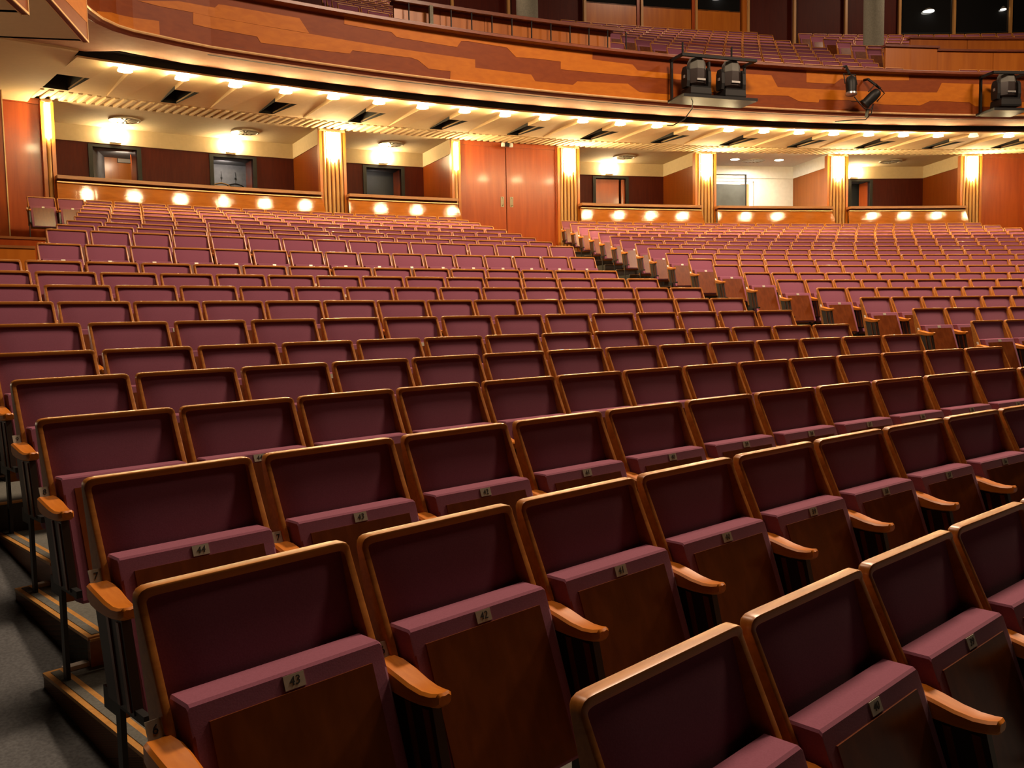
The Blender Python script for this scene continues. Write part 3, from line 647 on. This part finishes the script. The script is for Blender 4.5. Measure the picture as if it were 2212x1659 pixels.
# ------------------------------------------------------------------ balcony seats
bparts = ('back_frame', 'back_cushion', 'seat_cushion', 'seat_panel')
def merged(parts):
    b = MB(); mats = []
    for nm in parts:
        me = SM[nm]; mt = me.materials[0]
        if mt not in mats: mats.append(mt)
        b.add([tuple(v.co) for v in me.vertices], [tuple(p.vertices) for p in me.polygons], mats.index(mt))
    me = b.mesh('balcony_seat', mats, 40); return me
bme = merged(bparts)
AIS = (-.3275, -.1430)
bs = []
for r in range(11):
    R = 36.45 + .85*r; zt = zr(R); p = .53
    for side, (ta, tb) in (('left', (-.62, AIS[0] - .55/R)), ('middle', (AIS[0] + .55/R, AIS[1] - .55/R)), ('right', (AIS[1] + .55/R, .07))):
        if side == 'left' and r == 1: continue
        if side == 'right' and r in (1, 2): continue
        n = int((tb - ta)*R/p)
        for i in range(n):
            t = tb - (i + .5)*p/R if side == 'left' else ta + (i + .5)*p/R
            if side == 'right' and r == 0 and t < -.128: continue
            if side == 'left' and (t < -.515 or (r == 0 and t < -.56)): continue
            if any(abs(R - .2 - cR) < .62 and abs(t - ct)*R < .58 for ct, cR in ((-.3666, 42.0), (-.1010, 42.4))): continue
            x, y, d = project(P(R, t, zt))
            if -30 < x < 2260 and y > -12: bs.append((d, R, t, zt - H, side, r, i))
bs.sort()
BLIM = 290
for d, R, t, z, side, r, i in bs[:BLIM]:
    o = inst('balcony_chair', bme, None, P(R, t, z), -t)
    tag(o, 'small plum balcony seat, %s from the aisle, %s balcony row, %s section' % (ORD[i + 1] if i < 27 else 'farthest', ORD[r + 1], side), 'balcony seat', 'plum seats on the balcony')
if bs[BLIM:]:
    keep = SM
    o = join_seats('rear_balcony_rows', [(*P(R, t, z), t, False) for d, R, t, z, side, r, i in bs[BLIM:]], bparts, 0)
    tag(o, 'farthest rows of small plum seats at the back of the balcony', 'balcony seats', None, 'stuff')

# low walls, handrails, columns, back wall of the balcony
def lowwall(name, label, R, ta, tb, z0, z1, rail=True, npan=0):
    e = empty(name); tag(e, label, 'low wall')
    n = max(npan, 1)
    for k in range(n):
        a = ta + (tb - ta)*k/n; c = ta + (tb - ta)*(k + 1)/n
        b = MB(); b.arcbox(R, R + .06, a + .00015, c - .00015, z0, z1, 2); b.build('panel', M['wood'], e)
    if rail:
        b = MB(); b.arcbox(R - .06, R + .12, ta - .001, tb + .001, z1, z1 + .05, 12); b.build('cap_rail', M['rail'], e)
    return e
lowwall('partition_wall', 'long low orange wood wall on the balcony behind the handrail, left of the aisle', 37.45, -.500, -.3615, 7.0, 8.03, True, 5)
lowwall('partition_wall', 'low orange wood wall on the balcony right of the seat block, nearer part', 37.25, -.1670, -.1290, 7.1, 8.10, True, 1)
lowwall('partition_wall', 'low orange wood wall on the balcony behind the few front seats at right', 37.35, -.1285, .08, 7.1, 8.06, True, 5)
lowwall('partition_wall', 'upper low orange wood wall on the balcony at far right', 38.45, -.1290, .08, 7.9, 8.70, True, 5)
e = empty('handrail'); tag(e, 'long dark handrail with thin posts in front of the orange balcony wall', 'handrail')
b = MB(); b.ring([(37.22, 8.02), (37.30, 8.02), (37.30, 8.09), (37.22, 8.09)], -.520, -.3555, 16); b.build('rail_bar', M['rail'], e)
for k in range(12):
    t = -.4935 + .0127*k; b = MB(); b.arcbox(37.24, 37.27, t, t + .0005, 7.25, 8.02, 1); b.build('post', M['black'], e)
b = MB(); b.arcbox(37.18, 37.26, -.4815, -.4795, 7.2, 8.02, 1); b.build('post', M['concrete'], e)
e = empty('handrail'); tag(e, 'short thin guard rail with two posts above the paired stage spotlights', 'handrail')
b = MB(); b.tube([P(35.75, t, 7.40) for t in np.linspace(-.3375, -.3035, 5)], .016, 6); b.build('rail_bar', M['rail'], e)
for t in (-.3375, -.3035): b = MB(); b.tube([P(35.75, t, 7.03), P(35.75, t, 7.41)], .022, 6); b.build('post', M['black'], e)
for t, R, zb, l in ((-.3666, 42.0, 8.9, 'left'), (-.1010, 42.4, 9.0, 'right')):
    b = MB(); b.lathe([(.30, 0), (.30, 5.6)], (*P(R, t, 0)[:2], zb), 20); o = b.build('round_column', M['concrete'], None, 50)
    tag(o, 'grey green round column on the balcony, the %s of two' % l, 'column', 'round columns on the balcony')
RB = 45.4
bw = struct(empty('wall_balcony'))
b = MB(); b.arcbox(RB + .12, RB + .3, -.62, .12, 9.3, 14.5, 30); b.build('back_boarding', M['darkwood'], bw)
b = MB(); b.arcbox(RB - .02, RB + .14, -.62, .12, 9.3, 10.36, 30); b.build('base_panel', M['darkwood'], bw)
for a, c in ((-.2915, -.2530), (-.2475, -.2100), (-.2050, -.1715)):
    b = MB(); b.arcbox(RB, RB + .10, a, c, 10.3, 11.66, 4); b.build('orange_panel', M['wood'], bw)
b = MB(); b.arcbox(RB - .03, RB + .1, -.1700, -.1665, 10.3, 14.2, 1); b.build('orange_post', M['wood'], bw)
for a in (-.2525, -.2095): b = MB(); b.arcbox(RB - .01, RB + .1, a, a + .0042, 10.3, 14.2, 1); b.build('red_post', M['redwood'], bw)
for t in (-.3909, -.3500, -.2929, -.2490, -.2065, -.1655, -.1289, -.0885, -.0466, -.0047, .0378):
    b = MB(); b.arcbox(RB - .08, RB + .02, t - .0009, t + .0009, 10.2, 14.3, 1); b.build('pale_post', M['flute'], bw)
for n, (a, c, z0) in enumerate(((-.2915, -.2530, 11.66), (-.2475, -.2100, 11.66), (-.2050, -.1715, 11.66), (-.0455, -.0057, 11.05), (-.0037, .0368, 11.05), (.0388, .08, 11.05))):
    wn = struct(empty('window_%d' % (n + 1)))
    b = MB(); b.arcbox(RB + .03, RB + .06, a, c, z0, 14.2, 4); b.build('pane', M['glass'], wn)
    b = MB(); b.arcbox(RB + .0, RB + .08, a, c, z0 - .04, z0, 4); b.build('sill', M['black'], wn)
b = MB(); b.arcbox(RB - .2, RB + .4, -.62, .12, 14.4, 14.6, 30); b.build('head_beam', M['void'], bw)
for n, (t, z, sz) in enumerate(((-.1893, 12.06, .17), (-.0243, 11.74, .20), (.0378 - .0055, 11.76, .10))):
    e = empty('work_lamp', P(RB - .02, t, z), -t); tag(e, ('lit oval lamp behind the middle glazed booth', 'bright oval lamp in the dark window at upper right', 'tiny bright lamp in the far right dark window')[n], 'lamp', 'lamps in the booth windows')
    b = MB(); b.lathe([(0, 0), (sz, .02), (sz*.9, .05), (sz*.3, .12), (0, .13)], (0, 0, 0), 14); b.build('lamp_shade', M['tin'], e, 40)
    b = MB(); b.lathe([(0, -.012), (sz*.92, -.002), (sz*.92, .015), (0, .015)], (0, 0, 0), 14); b.build('lamp_glass', M['workbulb'], e, 40)

# side boxes at upper left: two sledge-shaped galleries that hang above the camera's left
def sledge(label, A, B, z, hgt, left):
    e = empty('side_gallery'); tag(e, label, 'gallery box', 'sledge-shaped side galleries')
    A = Vector((*A, 0)); B = Vector((*B, 0)); d = (A - B).normalized(); nl = Vector((-d.y, d.x, 0))   # nl points left
    def q(s, o, zz): v = A - d*s + nl*o; return (v.x, v.y, z + zz)
    Ln = (A - B).length
    b = MB(); b.loft([[q(s, 0, .0), q(s, 0, hgt), q(s, .05, hgt), q(s, .05, .0)] for s in (0, Ln)]); b.build('fascia', M['veneerdark'], e)
    b = MB(); b.loft([[q(s, -.004, zz), q(s, .0, zz), q(s, .0, zz2), q(s, -.004, zz2)] for s, zz, zz2 in ((.0, .22, hgt), (Ln*.5, .16, hgt), (Ln, .10, hgt))]); b.build('light_veneer', M['veneer'], e)
    b = MB(); b.loft([[q(s, .0, -.012), q(s, .055, -.012), q(s, .055, .0), q(s, .0, .0)] for s in (-.01, Ln)]); b.build('bottom_lip', M['redlip'], e)
    for o in (-.010, .050):
        b = MB(); b.loft([[q(s, o, -.018), q(s, o + .012, -.018), q(s, o + .012, .004), q(s, o, .004)] for s in (-.02, Ln)]); b.build('gilded_edge', M['gold'], e)
    b = MB(); b.loft([[q(-.012, -.010, zz), q(.0, -.010, zz), q(.0, .06, zz), q(-.012, .06, zz)] for zz in (-.018, hgt)]); b.build('end_edge', M['gold'], e)
    b = MB(); b.loft([[q(s, .06, .0), q(s, left, .0), q(s, left, .08), q(s, .06, .08)] for s in (.0, Ln)]); b.build('underside', M['plaster'], e)
    b = MB(); b.loft([[q(0, .05, zz), q(0, left, zz), q(.06, left, zz), q(.06, .05, zz)] for zz in (.0, hgt)]); b.build('end_board', M['soffit'], e)
sledge('farther side gallery box with gilded edges, hanging at the upper left', (-5.08, 11.0), (-4.62, 8.76), 5.01, 1.3, 5.0)
sledge('nearer side gallery box with gilded edges, cut by the upper left corner', (-4.30, 8.17), (-4.02, 6.6), 4.39, 1.2, 3.0)

# ------------------------------------------------------------------ stage lights on the balcony front
def moving_head(t, z, label, group):
    e = empty('stage_spotlight', P(35.12, t, z), -t); tag(e, label, 'spotlight', group)
    b = MB(); b.loft([[(-w_, -w_*.8, zz), (w_, -w_*.8, zz), (w_, w_*.8, zz), (-w_, w_*.8, zz)] for w_, zz in ((.24, 0), (.25, .04), (.24, .16), (.19, .20))]); b.build('base', M['black'], e)
    for s_ in (-1, 1):
        b = MB(); b.loft([[(s_*.22, -d_, zz), (s_*.29, -d_, zz), (s_*.29, d_, zz), (s_*.22, d_, zz)] for d_, zz in ((.10, .18), (.12, .30), (.11, .52), (.06, .60))]); b.build('yoke_arm', M['black'], e)
    b = MB(); b.loft([[(w_*math.cos(a)*1.0, dd*math.sin(a), zz) for a in np.linspace(.39, .39 + 2*math.pi, 9)[:-1]] for w_, dd, zz in ((.13, .12, .20), (.20, .19, .26), (.215, .20, .42), (.205, .20, .55))]); b.build('head', M['support'], e, 30)
    b = MB(); b.loft([[(w_*math.cos(a), dd*math.sin(a), zz) for a in np.linspace(.39, .39 + 2*math.pi, 9)[:-1]] for w_, dd, zz in ((.205, .20, .55), (.19, .18, .70), (.14, .13, .79), (.10, .09, .80))]); b.build('head_cover', M['headgrey'], e, 30)
    b = MB(); b.lathe([(0, 0), (.10, .0), (.11, .02), (0, .02)], (0, 0, .185), 12); b.build('lens', M['glass'], e, 30)
    b = MB(); b.box(-.10, .10, -.205, -.18, .30, .34); b.box(.245, .30, -.03, .03, .37, .43); b.box(-.30, -.245, -.03, .03, .37, .43); b.build('latch', M['tin'], e)
M['headgrey'] = plain('grey_lamp_housing', (.10, .10, .085), None, 20, .5)
moving_head(-.3388, 6.10, 'large moving-head spotlight on the bracket, left of the pair', 'moving-head spotlights')
moving_head(-.3150, 6.10, 'large moving-head spotlight on the bracket, right of the pair', 'moving-head spotlights')
moving_head(-.1195, 6.15, 'single large moving-head spotlight at the right edge of the balcony front', 'moving-head spotlights')
def bracket(ta, tb, label):
    e = empty('spotlight_bracket'); tag(e, label, 'bracket')
    b = MB(); b.arcbox(34.85, 35.5, ta, tb, 6.03, 6.09, 3); b.build('shelf', M['black'], e)
    b = MB(); b.arcbox(34.90, 34.96, ta, tb, 6.86, 6.92, 3); b.build('top_bar', M['black'], e)
    for t in (ta, (ta + tb)/2 if tb - ta > .03 else ta, tb - .0008):
        b = MB(); b.arcbox(35.34, 35.40, t, t + .0012, 6.05, 6.92, 1); b.build('upright', M['black'], e)
    for t in (ta, tb - .0008):
        b = MB(); b.arcbox(34.90, 35.42, t, t + .0012, 6.86, 6.92, 1); b.build('hook_arm', M['black'], e)
bracket(-.3520, -.3010, 'black double bracket holding the paired spotlights over the balcony edge')
bracket(-.1330, -.1080, 'black bracket holding the single spotlight at the right')
def par(t, z, tilt, roll_, label, doors):
    e = empty('small_spotlight', P(35.2, t, z), -t); tag(e, label, 'spotlight', 'small spotlights on the balcony front')
    R3 = Matrix.Rotation(roll_, 4, 'Y') @ Matrix.Rotation(tilt, 4, 'X')
    def tr(b): b.v = [tuple(R3 @ Vector(v)) for v in b.v]; return b
    b = MB(); b.loft([[(r*math.cos(a), r*math.sin(a), zz) for a in np.linspace(0, 2*math.pi, 11)[:-1]] for r, zz in ((.05, -.26), (.11, -.22), (.12, 0), (.10, .12), (.06, .16))]); tr(b).build('body', M['black'], e, 40)
    b = MB(); b.loft([[(r*math.cos(a), r*math.sin(a), zz) for a in np.linspace(0, 2*math.pi, 11)[:-1]] for r, zz in ((.10, -.275), (.125, -.26), (.125, -.22), (.11, -.21))]); tr(b).build('front_ring', M['tin'] if not doors else M['black'], e, 40)
    if doors:
        for s_ in (-1, 1):
            b = MB(); b.add([(s_*.12, -.11, -.26), (s_*.12, .11, -.26), (s_*.24, .09, -.40), (s_*.24, -.09, -.40), (s_*.125, -.11, -.255), (s_*.125, .11, -.255), (s_*.245, .09, -.395), (s_*.245, -.09, -.395)],
                           [(0, 1, 2, 3), (7, 6, 5, 4), (0, 4, 5, 1), (1, 5, 6, 2), (2, 6, 7, 3), (3, 7, 4, 0)]); tr(b).build('barn_door', M['black'], e)
    b = MB(); b.tube([(-.15, 0, -.02), (-.15, .05, .22), (.15, .05, .22), (.15, 0, -.02)], .014, 5); tr(b).build('yoke', M['black'], e)
    b = MB(); b.tube([tuple(R3 @ Vector((0, .05, .22))), (0, .20, .42), (0, .36, .44)], .03, 6); b.build('clamp_arm', M['black'], e)
par(-.2285, 6.62, -.12, .05, 'black spotlight clamped under the balcony rail, left of the small pair', False)
par(-.2125, 6.36, .35, .75, 'black spotlight with open barn doors, right of the small pair', True)
def cable(pts, label):
    b = MB(); b.tube([P(*p) for p in pts], .012, 6); o = b.build('cable', M['black'], None, 60); tag(o, label, 'cable', 'cables of the stage lights')
cable([(35.0, -.3446, 6.06), (35.05, -.3425, 5.98), (35.15, -.3411, 5.87), (35.3, -.3437, 5.68), (35.45, -.3494, 5.56), (35.5, -.3525, 5.57)], 'thin cable hanging in a curve below the paired spotlights')
cable([(35.2, -.2262, 6.33), (35.15, -.2235, 6.18), (35.15, -.2195, 6.06), (35.15, -.2155, 6.04), (35.2, -.2125, 6.15)], 'drooping cable joining the two small spotlights')
cable([(35.25, -.2115, 6.2), (35.3, -.2118, 6.0), (35.4, -.2140, 5.88), (35.7, -.2180, 5.93), (36.1, -.2230, 5.98)], 'black cable running from the barn-door spotlight to the soffit')
